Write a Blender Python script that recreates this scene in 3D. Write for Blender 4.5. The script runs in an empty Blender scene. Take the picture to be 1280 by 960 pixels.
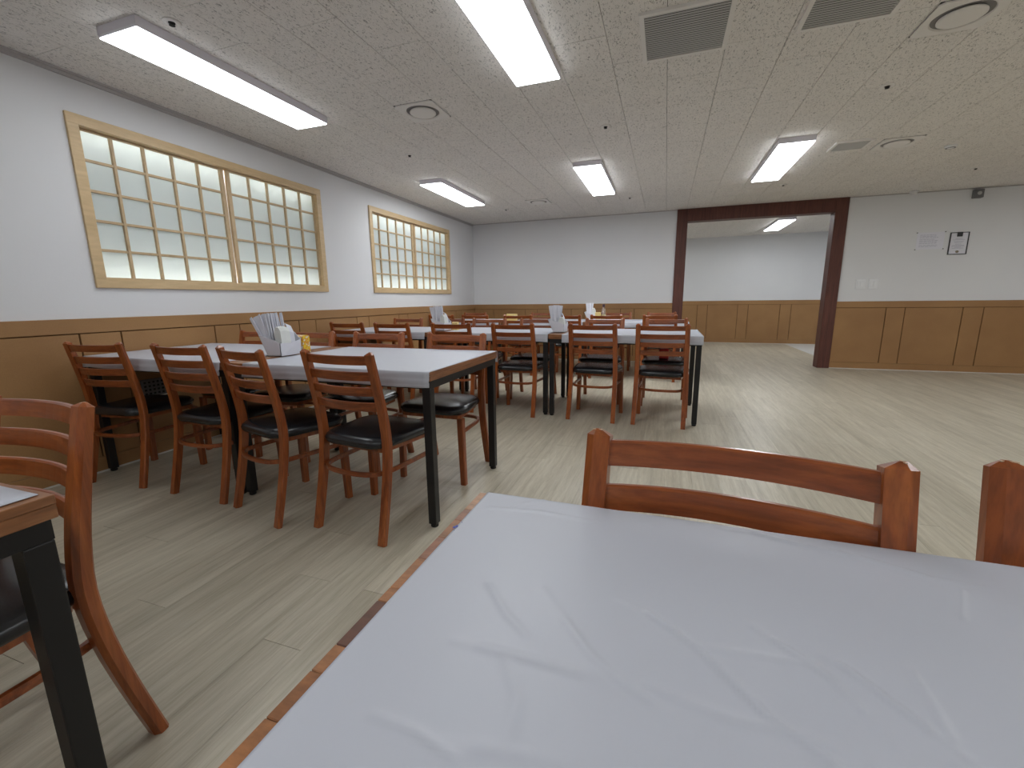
import bpy, bmesh, math, random
from mathutils import Vector, Matrix
random.seed(7)
SC = bpy.context.scene
COL = SC.collection

# ---------------------------------------------------------------- camera
RIGHT = Vector((0.944938564, 0.327030585, -0.011920908))
FWD = Vector((-0.32323655, 0.927050433, -0.189988495))
UP = Vector((-0.051080766, 0.183380728, 0.981713942))
cam_data = bpy.data.cameras.new('camera')
cam_data.sensor_width = 36.0
cam_data.lens = 544.75 * 36.0 / 1280.0
cam_data.clip_start = 0.02
cam = bpy.data.objects.new('camera', cam_data)
COL.objects.link(cam)
cam.matrix_world = Matrix(((RIGHT.x, UP.x, -FWD.x, 0.0), (RIGHT.y, UP.y, -FWD.y, 0.0),
                           (RIGHT.z, UP.z, -FWD.z, 1.0455), (0, 0, 0, 1)))
SC.camera = cam

# ---------------------------------------------------------------- world, exposure
world = bpy.data.worlds.new('world')
world.use_nodes = True
world.node_tree.nodes['Background'].inputs[0].default_value = (0.6, 0.65, 0.7, 1)
world.node_tree.nodes['Background'].inputs[1].default_value = 0.05
SC.world = world
SC.view_settings.view_transform = 'Standard'
SC.view_settings.look = 'None'
SC.view_settings.exposure = 0.74
SC.view_settings.gamma = 1.0
SC.view_settings.use_curve_mapping = False
LAMP_POWER = 9.0          # radiance of the ceiling light panels
BOX_POWER = 12.0            # radiance of the strips inside the window light boxes

# ---------------------------------------------------------------- room numbers (metres)
XL, YB, HC, HW = -3.347, 7.547, 2.374, 0.963
XR, YF = 6.0, -3.4          # right wall and the wall behind the camera
YB2, X2L, X2R = 11.22, -1.6, 6.0   # the room beyond the opening
TZ = 0.74

# ---------------------------------------------------------------- helpers
def link(o): COL.objects.link(o); return o

def tag(o, label=None, cat=None, group=None, kind=None):
    if label: o['label'] = label
    if cat: o['category'] = cat
    if group: o['group'] = group
    if kind: o['kind'] = kind
    return o

def empty(name, loc=(0, 0, 0), rz=0.0, **k):
    o = bpy.data.objects.new(name, None)
    o.empty_display_size = 0.1
    o.location = loc; o.rotation_euler = (0, 0, rz)
    link(o)
    return tag(o, **k)

def mesh_from(bm, name, m, smooth=False):
    bmesh.ops.recalc_face_normals(bm, faces=bm.faces)
    me = bpy.data.meshes.new(name)
    bm.to_mesh(me); bm.free()
    ms = m if isinstance(m, (list, tuple)) else [m]
    for x in ms: me.materials.append(x)
    if smooth:
        for p in me.polygons: p.use_smooth = True
    return me

def obj(name, me, parent=None, loc=None, **k):
    o = bpy.data.objects.new(name, me)
    if parent is not None: o.parent = parent
    if loc is not None: o.location = loc
    link(o)
    return tag(o, **k)

def make(name, bm, m, parent=None, loc=None, smooth=False, **k):
    return obj(name, mesh_from(bm, name, m, smooth), parent, loc, **k)

def box(bm, a, b, mi=0):
    x0, y0, z0 = a; x1, y1, z1 = b
    vs = [bm.verts.new(p) for p in ((x0, y0, z0), (x1, y0, z0), (x1, y1, z0), (x0, y1, z0),
                                    (x0, y0, z1), (x1, y0, z1), (x1, y1, z1), (x0, y1, z1))]
    for f in ((3, 2, 1, 0), (4, 5, 6, 7), (0, 1, 5, 4), (1, 2, 6, 5), (2, 3, 7, 6), (3, 0, 4, 7)):
        bm.faces.new([vs[i] for i in f]).material_index = mi
    return vs

def boxm(a, b, bev=0.0, seg=1):
    bm = bmesh.new(); box(bm, a, b)
    if bev: bmesh.ops.bevel(bm, geom=list(bm.edges), offset=bev, segments=seg, affect='EDGES', profile=0.6)
    return bm

def rings(bm, rs, cap=True, closed=False):
    """loft a list of vertex rings"""
    vr = [[bm.verts.new(p) for p in r] for r in rs]
    n = len(vr[0])
    pairs = list(zip(vr[:-1], vr[1:])) + ([(vr[-1], vr[0])] if closed else [])
    for a, b in pairs:
        for i in range(n):
            j = (i + 1) % n
            bm.faces.new((a[i], a[j], b[j], b[i]))
    if cap and not closed:
        bm.faces.new(list(reversed(vr[0]))); bm.faces.new(vr[-1])
    return vr

def cyl(bm, c, r, h, n=20, r2=None, axis='z'):
    r2 = r if r2 is None else r2
    def P(rad, t, k):
        a = 2 * math.pi * k / n
        u, v = rad * math.cos(a), rad * math.sin(a)
        return (c[0] + u, c[1] + v, c[2] + t) if axis == 'z' else ((c[0] + t, c[1] + u, c[2] + v) if axis == 'x' else (c[0] + u, c[1] + t, c[2] + v))
    rings(bm, [[P(r, 0, k) for k in range(n)], [P(r2, h, k) for k in range(n)]])

def lathe(bm, prof, n=24, c=(0, 0, 0)):
    rings(bm, [[(c[0] + r * math.cos(2 * math.pi * k / n), c[1] + r * math.sin(2 * math.pi * k / n), c[2] + z) for k in range(n)] for r, z in prof])

def lerp(a, b, t): return a + (b - a) * t

def copy_tree(o, parent=None):
    c = o.copy(); COL.objects.link(c)
    if parent is not None: c.parent = parent
    for ch in list(o.children): copy_tree(ch, c)
    return c

# ---------------------------------------------------------------- materials
def mat(name, col=(0.8, 0.8, 0.8), rough=0.5, spec=0.5, metal=0.0, coat=0.0):
    m = bpy.data.materials.new(name); m.use_nodes = True
    b = m.node_tree.nodes['Principled BSDF']
    b.inputs['Base Color'].default_value = (*col, 1)
    b.inputs['Roughness'].default_value = rough
    b.inputs['Specular IOR Level'].default_value = spec
    b.inputs['Metallic'].default_value = metal
    b.inputs['Coat Weight'].default_value = coat
    b.inputs['Coat Roughness'].default_value = 0.15
    return m

def N(m, t, **k):
    n = m.node_tree.nodes.new(t)
    for a, v in k.items():
        if a.startswith('i_'):
            n.inputs[int(a[2:])].default_value = v
        else: setattr(n, a, v)
    return n
def L(m, a, b): m.node_tree.links.new(a, b)
def bsdf(m): return m.node_tree.nodes['Principled BSDF']

def ramp(m, fac, stops):
    r = N(m, 'ShaderNodeValToRGB')
    e = r.color_ramp.elements
    while len(e) < len(stops): e.new(0.5)
    for i, (p, c) in enumerate(stops):
        e[i].position = p; e[i].color = (*c, 1)
    L(m, fac, r.inputs[0]); return r.outputs[0]

def vec(m, space='Object', scale=(1, 1, 1), rnd=0.0, rot=(0, 0, 0)):
    tc = N(m, 'ShaderNodeTexCoord')
    if space == 'World':
        g = N(m, 'ShaderNodeNewGeometry'); src = g.outputs['Position']
    else: src = tc.outputs[space]
    mp = N(m, 'ShaderNodeMapping')
    mp.inputs['Scale'].default_value = scale
    mp.inputs['Rotation'].default_value = rot
    L(m, src, mp.inputs['Vector'])
    out = mp.outputs[0]
    if rnd:
        oi = N(m, 'ShaderNodeObjectInfo')
        mul = N(m, 'ShaderNodeMath', operation='MULTIPLY'); L(m, oi.outputs['Random'], mul.inputs[0]); mul.inputs[1].default_value = rnd
        add = N(m, 'ShaderNodeVectorMath', operation='ADD'); L(m, out, add.inputs[0]); L(m, mul.outputs[0], add.inputs[1])
        out = add.outputs[0]
    return out

def noise(m, v, scale=5, detail=3, rough=0.5, dist=0.0):
    n = N(m, 'ShaderNodeTexNoise'); L(m, v, n.inputs['Vector'])
    n.inputs['Scale'].default_value = scale; n.inputs['Detail'].default_value = detail
    n.inputs['Roughness'].default_value = rough; n.inputs['Distortion'].default_value = dist
    return n.outputs['Fac']

def bump(m, h, strength=0.2, dist=0.01):
    b = N(m, 'ShaderNodeBump'); b.inputs['Strength'].default_value = strength; b.inputs['Distance'].default_value = dist
    L(m, h, b.inputs['Height']); L(m, b.outputs[0], bsdf(m).inputs['Normal']); return b

def mixc(m, fac, a, b, mode='MIX'):
    x = N(m, 'ShaderNodeMix', data_type='RGBA', blend_type=mode)
    for i, v in ((0, fac), (6, a), (7, b)):
        if isinstance(v, (int, float)): x.inputs[i].default_value = v
        elif isinstance(v, tuple): x.inputs[i].default_value = (*v, 1)
        else: L(m, v, x.inputs[i])
    return x.outputs[2]

def wood(name, dark, mid, light, stretch, rough=0.35, coat=0.3, scale=1.0, rnd=9.0, wspace='Object', fine=.75):
    """stretch: scale vector, small along the grain"""
    m = mat(name, mid, rough, 0.5, coat=coat)
    v = vec(m, wspace, stretch, rnd)
    n1 = noise(m, v, 26 * scale, 4, 0.6, 0.7)
    n2 = noise(m, v, 110 * scale, 3, 0.6)
    c = ramp(m, n1, [(0.30, dark), (0.5, mid), (0.72, light)])
    c2 = ramp(m, n2, [(0.35, (0.62, 0.62, 0.62)), (0.62, (1, 1, 1))])
    c = mixc(m, fine, c, c2, 'MULTIPLY')
    L(m, c, bsdf(m).inputs['Base Color'])
    bump(m, n2, 0.12, 0.001)
    return m

def lin(r, g, b):
    f = lambda c: (c / 255.0 / 12.92) if c / 255.0 <= 0.04045 else ((c / 255.0 + 0.055) / 1.055) ** 2.4
    return (f(r), f(g), f(b))

M_wall = mat('wallpaper_off_white', (0.75, 0.755, 0.775), 0.75, 0.25)
_v = vec(M_wall, 'World', (1, 1, 1)); _n = noise(M_wall, _v, 90, 2)
L(M_wall, ramp(M_wall, noise(M_wall, _v, 1.3, 2), [(0.3, (0.74, 0.745, 0.765)), (0.7, (0.765, 0.77, 0.785))]), bsdf(M_wall).inputs['Base Color'])
bump(M_wall, _n, 0.12, 0.002)

M_wains = mat('ochre_board', (0.24, 0.145, 0.062), 0.5, 0.35)
_v = vec(M_wains, 'World', (1, 1, 1)); _n = noise(M_wains, _v, 160, 3)
L(M_wains, mixc(M_wains, 0.5, ramp(M_wains, noise(M_wains, _v, 3.0, 4), [(0.3, (0.335, 0.178, 0.075)), (0.7, (0.385, 0.212, 0.088))]),
    ramp(M_wains, _n, [(0.3, (0.82, 0.82, 0.82)), (0.7, (1, 1, 1))]), 'MULTIPLY'), bsdf(M_wains).inputs['Base Color'])
bump(M_wains, _n, 0.10, 0.001)
M_groove = mat('dark_groove', (0.13, 0.065, 0.03), 0.7, 0.2)

M_caulk = mat('white_caulk', (0.62, 0.60, 0.56), 0.6)
M_frame_dark = wood('red_brown_casing', (0.085, 0.024, 0.016), (0.115, 0.034, 0.022), (0.145, 0.046, 0.030), (1, 1, 0.06), 0.55, 0.05)
M_winwood = wood('pale_ash_frame', (0.60, 0.43, 0.235), (0.66, 0.48, 0.27), (0.70, 0.52, 0.30), (1, 0.08, 0.5), 0.5, 0.05, rnd=0, fine=.25)
M_muntin = wood('pale_ash_bar', (0.50, 0.365, 0.215), (0.56, 0.41, 0.245), (0.60, 0.45, 0.27), (1, 0.3, 0.3), 0.5, 0.05, fine=.25)

M_chair = wood('stained_beech', (0.200, 0.044, 0.009), (0.320, 0.080, 0.017), (0.42, 0.122, 0.028), (1, 1, 0.07), 0.34, 0.25)
M_slat = wood('stained_beech_slat', (0.165, 0.036, 0.009), (0.275, 0.067, 0.016), (0.37, 0.103, 0.026), (0.07, 1, 1), 0.32, 0.3)
M_rawwood = mat('chipped_bare_wood', (0.62, 0.42, 0.28), 0.6)
M_vinyl = mat('black_vinyl', (0.010, 0.011, 0.014), 0.27, 0.55)
bump(M_vinyl, noise(M_vinyl, vec(M_vinyl, 'Object'), 220, 2), 0.10, 0.001)
M_steel = mat('black_steel', (0.008, 0.008, 0.009), 0.42, 0.5)
M_rubber = mat('black_plastic_foot', (0.01, 0.01, 0.01), 0.6)
M_edge = wood('table_edge_wood', (0.20, 0.078, 0.030), (0.30, 0.125, 0.050), (0.40, 0.18, 0.078), (0.12, 0.12, 1), 0.4, 0.25)
STAVES = [wood('stave_%s' % n, tuple(c * 0.72 for c in b), b, tuple(min(1, c * 1.22) for c in b), (0.5, 1, 1), 0.42, 0.2)
          for n, b in (('pale', (0.46, 0.24, 0.125)), ('rosy', (0.33, 0.135, 0.068)), ('orange', (0.38, 0.155, 0.055)),
                       ('dark', (0.135, 0.050, 0.028)), ('amber', (0.30, 0.115, 0.038)))]

def cover_mat():
    m = mat('white_vinyl_cover', (0.50, 0.515, 0.575), 0.40, 0.4)
    v = vec(m, 'Object', (1, 1, 1), 5.0)
    bump(m, noise(m, v, 3.5, 3, 0.5, 0.6), 0.10, 0.03)
    return m
M_cover = cover_mat()
M_ink = mat('blue_ink', (0.03, 0.06, 0.35), 0.5)

# floor planks: long streaks along Y
def floor_mat():
    m = mat('grey_beige_vinyl_plank', (0.36, 0.33, 0.27), 0.36, 0.45)
    v = vec(m, 'World', (1, 0.055, 1), 0.0)
    v2 = vec(m, 'World', (1, 0.03, 1), 3.0)
    a = noise(m, v, 46, 4, 0.62, 0.25)
    b = noise(m, v2, 9, 3, 0.6, 0.3)
    f = noise(m, v, 230, 2, 0.6)
    ca = ramp(m, a, [(0.28, (0.455, 0.405, 0.310)), (0.52, (0.565, 0.515, 0.410)), (0.75, (0.64, 0.595, 0.49))])
    cb = ramp(m, b, [(0.3, (0.76, 0.75, 0.73)), (0.65, (1, 1, 1))])
    c = mixc(m, 1.0, ca, cb, 'MULTIPLY')
    c = mixc(m, 0.6, c, ramp(m, f, [(0.3, (0.80, 0.80, 0.79)), (0.7, (1.05, 1.05, 1.05))]), 'MULTIPLY')
    oi = N(m, 'ShaderNodeObjectInfo')
    c = mixc(m, 0.55, c, ramp(m, oi.outputs['Random'], [(0.0, (0.86, 0.86, 0.85)), (1.0, (1, 1, 1))]), 'MULTIPLY')
    L(m, c, bsdf(m).inputs['Base Color'])
    bump(m, f, 0.05, 0.001)
    return m
M_floor = floor_mat()
M_floorbase = mat('floor_joint', (0.20, 0.18, 0.145), 0.7)
M_whitefloor = mat('white_floor_sheet', (0.62, 0.62, 0.60), 0.4)

def ceil_mat():
    m = mat('fissured_ceiling_tile', (0.42, 0.40, 0.385), 0.85, 0.2)
    v = vec(m, 'World', (1.0, 0.40, 1), 0.0)
    w = noise(m, v, 112, 2, 0.6, 1.4)
    v3 = vec(m, 'World', (1, 1, 1), 0.0)
    p = noise(m, v3, 420, 2, 0.5)
    q = noise(m, v3, 5, 2)
    c = ramp(m, w, [(0.355, (0.40, 0.385, 0.37)), (0.415, (0.86, 0.83, 0.80)), (0.8, (0.90, 0.87, 0.84))])
    c = mixc(m, 0.5, c, ramp(m, p, [(0.33, (0.72, 0.72, 0.72)), (0.5, (1, 1, 1))]), 'MULTIPLY')
    c = mixc(m, 0.6, c, ramp(m, q, [(0.3, (0.93, 0.93, 0.93)), (0.7, (1, 1, 1))]), 'MULTIPLY')
    L(m, c, bsdf(m).inputs['Base Color'])
    bump(m, w, 0.35, 0.003)
    return m
M_tile = ceil_mat()
M_ceilback = mat('ceiling_joint', (0.10, 0.095, 0.09), 0.9)
M_moulding = mat('grey_moulding', (0.48, 0.46, 0.46), 0.6)
M_whitemetal = mat('white_painted_metal', (0.82, 0.80, 0.78), 0.5)
M_lampbody = mat('lamp_housing', (0.75, 0.73, 0.80), 0.5)
M_ventslat = mat('grey_vent_slat', (0.50, 0.50, 0.50), 0.5)
M_dark = mat('dark_gap', (0.015, 0.015, 0.015), 0.9)
M_edgeshade = mat('edge_shade_dark', (0.05, 0.05, 0.05), 0.9)
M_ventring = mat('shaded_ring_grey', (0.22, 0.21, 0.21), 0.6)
M_greyplastic = mat('grey_plastic', (0.16, 0.16, 0.17), 0.6)
M_whiteplastic = mat('white_plastic', (0.80, 0.81, 0.83), 0.35)
M_caddy = mat('white_card_caddy', (0.66, 0.66, 0.72), 0.5)
M_sleeve = mat('white_paper_sleeve', (0.72, 0.73, 0.80), 0.7)
M_napkin = mat('pale_paper_napkin', (0.72, 0.74, 0.72), 0.8)
M_paper = mat('printed_paper', (0.76, 0.76, 0.83), 0.6)
M_paper2 = mat('notice_paper', (0.74, 0.74, 0.80), 0.6)
M_print = mat('grey_print', (0.50, 0.50, 0.58), 0.7)
M_printdark = mat('black_print', (0.03, 0.03, 0.035), 0.6)
M_gold = mat('gold_seal', (0.20, 0.16, 0.10), 0.5)
M_red = mat('red_vinyl', (0.45, 0.02, 0.02), 0.5)
M_cap = mat('dark_purple_cap', (0.06, 0.03, 0.05), 0.4)

def yellow_mat(name, base, other, k):
    m = mat(name, base, 0.45)
    v = vec(m, 'Object')
    n = noise(m, v, k, 1, 0.5, 0.4)
    c = ramp(m, n, [(0.42, base), (0.46, other), (0.54, other), (0.58, (0.75, 0.72, 0.55))])
    m.node_tree.nodes[c.node.name].color_ramp.interpolation = 'CONSTANT'
    L(m, c, bsdf(m).inputs['Base Color'])
    return m
M_yellow = yellow_mat('yellow_printed_card', (0.80, 0.55, 0.03), (0.70, 0.30, 0.02), 55)
M_yellow2 = mat('pale_yellow_card', (0.72, 0.55, 0.22), 0.5)

M_glass = mat('clear_bottle_plastic', (0.85, 0.85, 0.82), 0.08)
bsdf(M_glass).inputs['Transmission Weight'].default_value = 0.85
bsdf(M_glass).inputs['IOR'].default_value = 1.2

def emit(name, col, s):
    m = bpy.data.materials.new(name); m.use_nodes = True
    nt = m.node_tree; nt.nodes.remove(nt.nodes['Principled BSDF'])
    e = nt.nodes.new('ShaderNodeEmission'); e.inputs[0].default_value = (*col, 1); e.inputs[1].default_value = s
    nt.links.new(e.outputs[0], nt.nodes['Material Output'].inputs[0])
    return m
M_strip = emit('lit_led_strip', (1.0, 1.0, 0.97), BOX_POWER)

def pane_mat():
    m = bpy.data.materials.new('frosted_pane'); m.use_nodes = True
    nt = m.node_tree; nt.nodes.remove(nt.nodes['Principled BSDF'])
    d = nt.nodes.new('ShaderNodeBsdfDiffuse'); d.inputs[0].default_value = (0.62, 0.66, 0.68, 1)
    t = nt.nodes.new('ShaderNodeBsdfTranslucent'); t.inputs[0].default_value = (0.86, 0.90, 0.88, 1)
    g = nt.nodes.new('ShaderNodeBsdfGlossy'); g.inputs['Roughness'].default_value = 0.35
    x = nt.nodes.new('ShaderNodeMixShader'); x.inputs[0].default_value = 0.5
    y = nt.nodes.new('ShaderNodeMixShader'); y.inputs[0].default_value = 0.04
    nt.links.new(d.outputs[0], x.inputs[1]); nt.links.new(t.outputs[0], x.inputs[2])
    nt.links.new(x.outputs[0], y.inputs[1]); nt.links.new(g.outputs[0], y.inputs[2])
    nt.links.new(y.outputs[0], nt.nodes['Material Output'].inputs[0])
    return m
M_pane = pane_mat()
M_boxwhite = mat('light_box_lining', (0.75, 0.76, 0.76), 0.8)

# ================================================================= SETTING
WIN = [(1.7735, 3.7782), (4.5523, 6.5960)]
WZ0, WZ1 = 1.1483, 2.1505
FW = 0.058   # window frame width

# left wall with two openings
bm = bmesh.new()
ys = [YF, WIN[0][0] + .02, WIN[0][1] - .02, WIN[1][0] + .02, WIN[1][1] - .02, YB + 0.15]
for i in range(5):
    if i in (1, 3):
        box(bm, (XL - 0.2, ys[i], 0), (XL, ys[i + 1], WZ0 + .02))
        box(bm, (XL - 0.2, ys[i], WZ1 - .02), (XL, ys[i + 1], HC + .1))
    else:
        box(bm, (XL - 0.2, ys[i], 0), (XL, ys[i + 1], HC + .1))
wall_left = make('wall_left', bm, M_wall, kind='structure')

DL, DR = 0.104, 2.320       # outer edges of the casing
WT = 0.14                   # wall thickness
bm = bmesh.new()
box(bm, (XL, YB, 0), (DL + .05, YB + WT, HC + .1))
box(bm, (DR - .05, YB, 0), (XR, YB + WT, HC + .1))
wall_back = make('wall_back', bm, M_wall, kind='structure')
wall_right = make('wall_right', boxm((XR, YF, 0), (XR + .15, YB2, HC + .1)), M_wall, kind='structure')
wall_front = make('wall_front', boxm((XL, YF - .15, 0), (XR, YF, HC + .1)), M_wall, kind='structure')
wall_far = make('wall_far', boxm((X2L, YB2, 0), (X2R, YB2 + .15, HC + .1)), M_wall, kind='structure')
make('wall_far_left', boxm((X2L - .15, YB + WT, 0), (X2L, YB2 + .15, HC + .1)), M_wall, kind='structure')

# ---- wainscot: recessed backing, panels and stiles proud, rails
def wainscot(wall, axis, at, sgn, lo, hi, grooves, skip=None, base=0.0):
    """panels stand on the wall plane 'at', room side is sgn along the other axis"""
    T = 0.018; G = 0.009
    def bb(u0, u1, z0, z1, t0, t1):
        a, b = sorted((at + sgn * t0, at + sgn * t1))
        return ((a, u0, z0), (b, u1, z1)) if axis == 'y' else ((u0, a, z0), (u1, b, z1))
    make('wainscot_backing', boxm(*bb(lo, hi, 0.01, HW - .01, 0, 0.006)), M_groove, wall)
    make('wainscot_rail', boxm(*bb(lo, hi, 0.877, HW, 0, T + .004), 0.002), M_wains, wall)
    make('wainscot_bottom_rail', boxm(*bb(lo, hi, 0.008, 0.094, 0, T), 0.0015), M_wains, wall)
    es = [lo] + [g for g in grooves if lo < g < hi] + [hi]
    for a, b in zip(es[:-1], es[1:]):
        w = b - a
        a2 = a + (G / 2 if a > lo else 0); b2 = b - (G / 2 if b < hi else 0)
        nm = 'wainscot_stile' if w < 0.3 else 'wainscot_panel'
        t = T if w < 0.3 else T - .001
        make(nm, boxm(*bb(a2, b2, 0.096, 0.872, 0, t), 0.0015), M_wains, wall)
gl = []
y = 1.634 - 0.848 * 6
while y < YB: gl += [y, y + 0.217]; y += 0.8485
wainscot(wall_left, 'y', XL, 1, YF, YB - .022, gl)
gb = []
x = -3.185
while x < DL: gb += [x, x + 0.22]; x += 0.828
wainscot(wall_back, 'x', YB, -1, XL, DL, gb)
gb = []
x = 2.912
while x < XR: gb += [x, x + 0.215]; x += 0.838
wainscot(wall_back, 'x', YB, -1, DR, XR - .03, gb)
gb = [-.93, -.72, -.11, .10, .711, .929, 1.560, 1.774, 2.405, 2.62, 3.25, 3.47, 4.1, 4.3, 4.95, 5.16]
wainscot(wall_far, 'x', YB2, -1, X2L, X2R - .03, gb)
wainscot(wall_right, 'y', XR, -1, YF, YB - .022, gl)
for nm, a, b in (('baseboard_left', (XL, YF, 0), (XL + .021, YB - .03, .010)), ('baseboard_back_left', (XL + .03, YB - .021, 0), (DL, YB, .009)),
                 ('baseboard_back_right', (DR, YB - .021, 0), (XR - .03, YB, .009)), ('baseboard_far', (X2L, YB2 - .021, 0), (X2R, YB2, .009))):
    make(nm, boxm(a, b), M_caulk, kind='structure')
# ceiling moulding: shadow-gap strip and bead
bm = bmesh.new(); box(bm, (XL, YF, HC - .030), (XL + .012, YB, HC)); box(bm, (XL, YF, HC - .012), (XL + .026, YB, HC - .001))
make('trim_1', bm, M_moulding, kind='structure')
bm = bmesh.new()
for a, b in ((XL + .026, DL), (DR, XR)): box(bm, (a, YB - .012, HC - .012), (b, YB, HC - .001))
make('trim_2', bm, M_moulding, kind='structure')

# ---- opening with dark casing (the doorway)
door = empty('door_1', (DL, YB, 0), kind='structure')
JW, JT = 0.155, 0.020
def dpart(nm, a, b):
    make(nm, boxm((a[0] - DL, a[1] - YB, a[2]), (b[0] - DL, b[1] - YB, b[2]), .003), M_frame_dark, door)
dpart('casing', (DL, YB - .03, 0), (DL + JW, YB + WT + .02, HC - .001))
dpart('casing', (DR - JW, YB - .03, 0), (DR, YB + WT + .02, HC - .001))
dpart('header', (DL + JW, YB - .03, 2.190), (DR - JW, YB + WT + .02, HC - .001))

# ---- windows: wooden frame, two lattice sashes of 5 x 5 frosted panes, light box behind
def window(n, y0, y1):
    w = empty('window_%d' % n, (XL, y0, WZ0), kind='structure')
    Wd, Hd = y1 - y0, WZ1 - WZ0
    def P(nm, a, b, m, par=w, bev=.0015, **k): return make(nm, boxm(a, b, bev), m, par, **k)
    f = 0.016
    P('frame_rail', (-.07, 0, 0), (f, Wd, FW), M_winwood); P('frame_rail', (-.07, 0, Hd - FW), (f, Wd, Hd), M_winwood)
    P('frame_stile', (-.07, 0, FW), (f, FW, Hd - FW), M_winwood); P('frame_stile', (-.07, Wd - FW, FW), (f, Wd, Hd - FW), M_winwood)
    # light box
    bm = bmesh.new()
    box(bm, (-.20, .03, .0), (-.19, Wd - .03, Hd)); box(bm, (-.19, .03, .0), (-.07, Wd - .03, .008)); box(bm, (-.19, .03, Hd - .008), (-.07, Wd - .03, Hd))
    box(bm, (-.19, .022, 0), (-.07, .03, Hd)); box(bm, (-.19, Wd - .03, 0), (-.07, Wd - .022, Hd))
    make('light_box', bm, M_boxwhite, w)
    for z in (.022, Hd - .034):
        make('light_strip', boxm((-.135, .06, z), (-.115, Wd - .06, z + .012)), M_strip, w)
    y_in0, y_in1, z0, z1 = FW, Wd - FW, FW, Hd - FW
    mid = (y_in0 + y_in1) / 2 + .002
    for s, (a, b, xf, sl, sr) in enumerate(((y_in0, mid - .006, -.030, .008, .030), (mid + .006, y_in1, -.018, .030, .008))):
        sash = empty('sash', (xf, a, z0)); sash.parent = w
        W2, H2 = b - a, z1 - z0
        P('sash_stile', (-.024, 0, 0), (0, sl, H2), M_muntin, sash); P('sash_stile', (-.024, W2 - sr, 0), (0, W2, H2), M_muntin, sash)
        P('sash_rail', (-.024, sl, 0), (0, W2 - sr, .010), M_muntin, sash); P('sash_rail', (-.024, sl, H2 - .012), (0, W2 - sr, H2), M_muntin, sash)
        ya, yb, za, zb = sl, W2 - sr, .010, H2 - .012
        mw = .016
        pw = (yb - ya - 4 * mw) / 5; ph = (zb - za - 4 * mw) / 5
        pm = mesh_from(boxm((0, 0, 0), (.003, pw + .004, ph + .004)), 'pane', M_pane)
        mv = mesh_from(boxm((0, 0, 0), (.020, mw, zb - za), .0012), 'muntin', M_muntin)
        mh = mesh_from(boxm((0, 0, 0), (.017, pw, mw), .0012), 'crossbar', M_muntin)
        for i in range(4): obj('muntin', mv, sash, (-.021, ya + pw * (i + 1) + mw * i, za))
        for i in range(5):
            for j in range(5):
                obj('pane', pm, sash, (-.024, ya + (pw + mw) * i - .002, za + (ph + mw) * j - .002))
                if j: obj('crossbar', mh, sash, (-.021, ya + (pw + mw) * i, za + (ph + mw) * j - mw))
window(1, *WIN[0]); window(2, *WIN[1])

# ---- screen test used only to rank which planks/tiles are in view
def px(x, y, z):
    d = Vector((x, y, z - 1.0455)); f = d.dot(FWD)
    if f < 0.05: return None
    return 640 + 544.75 * d.dot(RIGHT) / f, 480 - 544.75 * d.dot(UP) / f, f
def inview(x, y, z, mx=60):
    p = px(x, y, z)
    return bool(p and -mx < p[0] < 1280 + mx and -mx < p[1] < 960 + mx)

# ---- floor: planks of 0.15 x 1.2 m in a running pattern
floor = make('floor', boxm((XL - .2, YF - .15, -.12), (XR + .15, YB2 + .15, -.004)), M_floorbase, kind='structure')
PW, PL = 0.1495, 1.2
planks = []
k0 = int(math.floor((XL + 1.15) / PW)); k1 = int(math.ceil((XR + 1.15) / PW))
for k in range(k0, k1):
    xa = -1.15 + PW * k
    off = ((k % 4) * 1 + (2 if (k // 4) % 2 and k % 4 in (1, 3) else 0)) % 4 * 0.3
    y = 0.874 + off - PL * 5
    while y < YB2:
        a, b = max(xa, XL), min(xa + PW, XR)
        c, d = max(y, YF), min(y + PL, YB2)
        if d - c > .02 and b - a > .01:
            cut = (a > 2.55 - PW / 2 and c > YB + .3) or (c >= YB and b < X2L)
            if not cut: planks.append((a, b, c, d))
        y += PL
def vis_plank(q):
    a, b, c, d = q
    return any(inview((a + b) / 2, c + (d - c) * t, 0, 5) for t in (0, .25, .5, .75, 1))
def area(q):
    p = px((q[0] + q[1]) / 2, max((q[2] + q[3]) / 2, .4), 0)
    return -p[2] if p else -99
vp = sorted([q for q in planks if vis_plank(q)], key=area, reverse=True)[:300]
vset = set(vp)
g2 = 0.00035
full = mesh_from(boxm((g2, g2 * 2, -.004), (PW - g2, PL - g2 * 2, 0)), 'plank', M_floor)
for q in vp:
    a, b, c, d = q
    if abs(b - a - PW) < 1e-4 and abs(d - c - PL) < 1e-4: obj('plank', full, floor, (a, c, 0))
    else: make('plank', boxm((g2, g2 * 2, -.004), (b - a - g2, d - c - g2 * 2, 0)), M_floor, floor, (a, c, 0))
bm = bmesh.new()
for q in planks:
    if q not in vset: box(bm, (q[0] + g2, q[2] + g2 * 2, -.004), (q[1] - g2, q[3] - g2 * 2, 0))
make('plank_rest', bm, M_floor, floor, kind='stuff')
make('white_floor_sheet', boxm((2.56, YB + WT + .02, -.004), (XR, YB2, .001)), M_whitefloor, floor)

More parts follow.
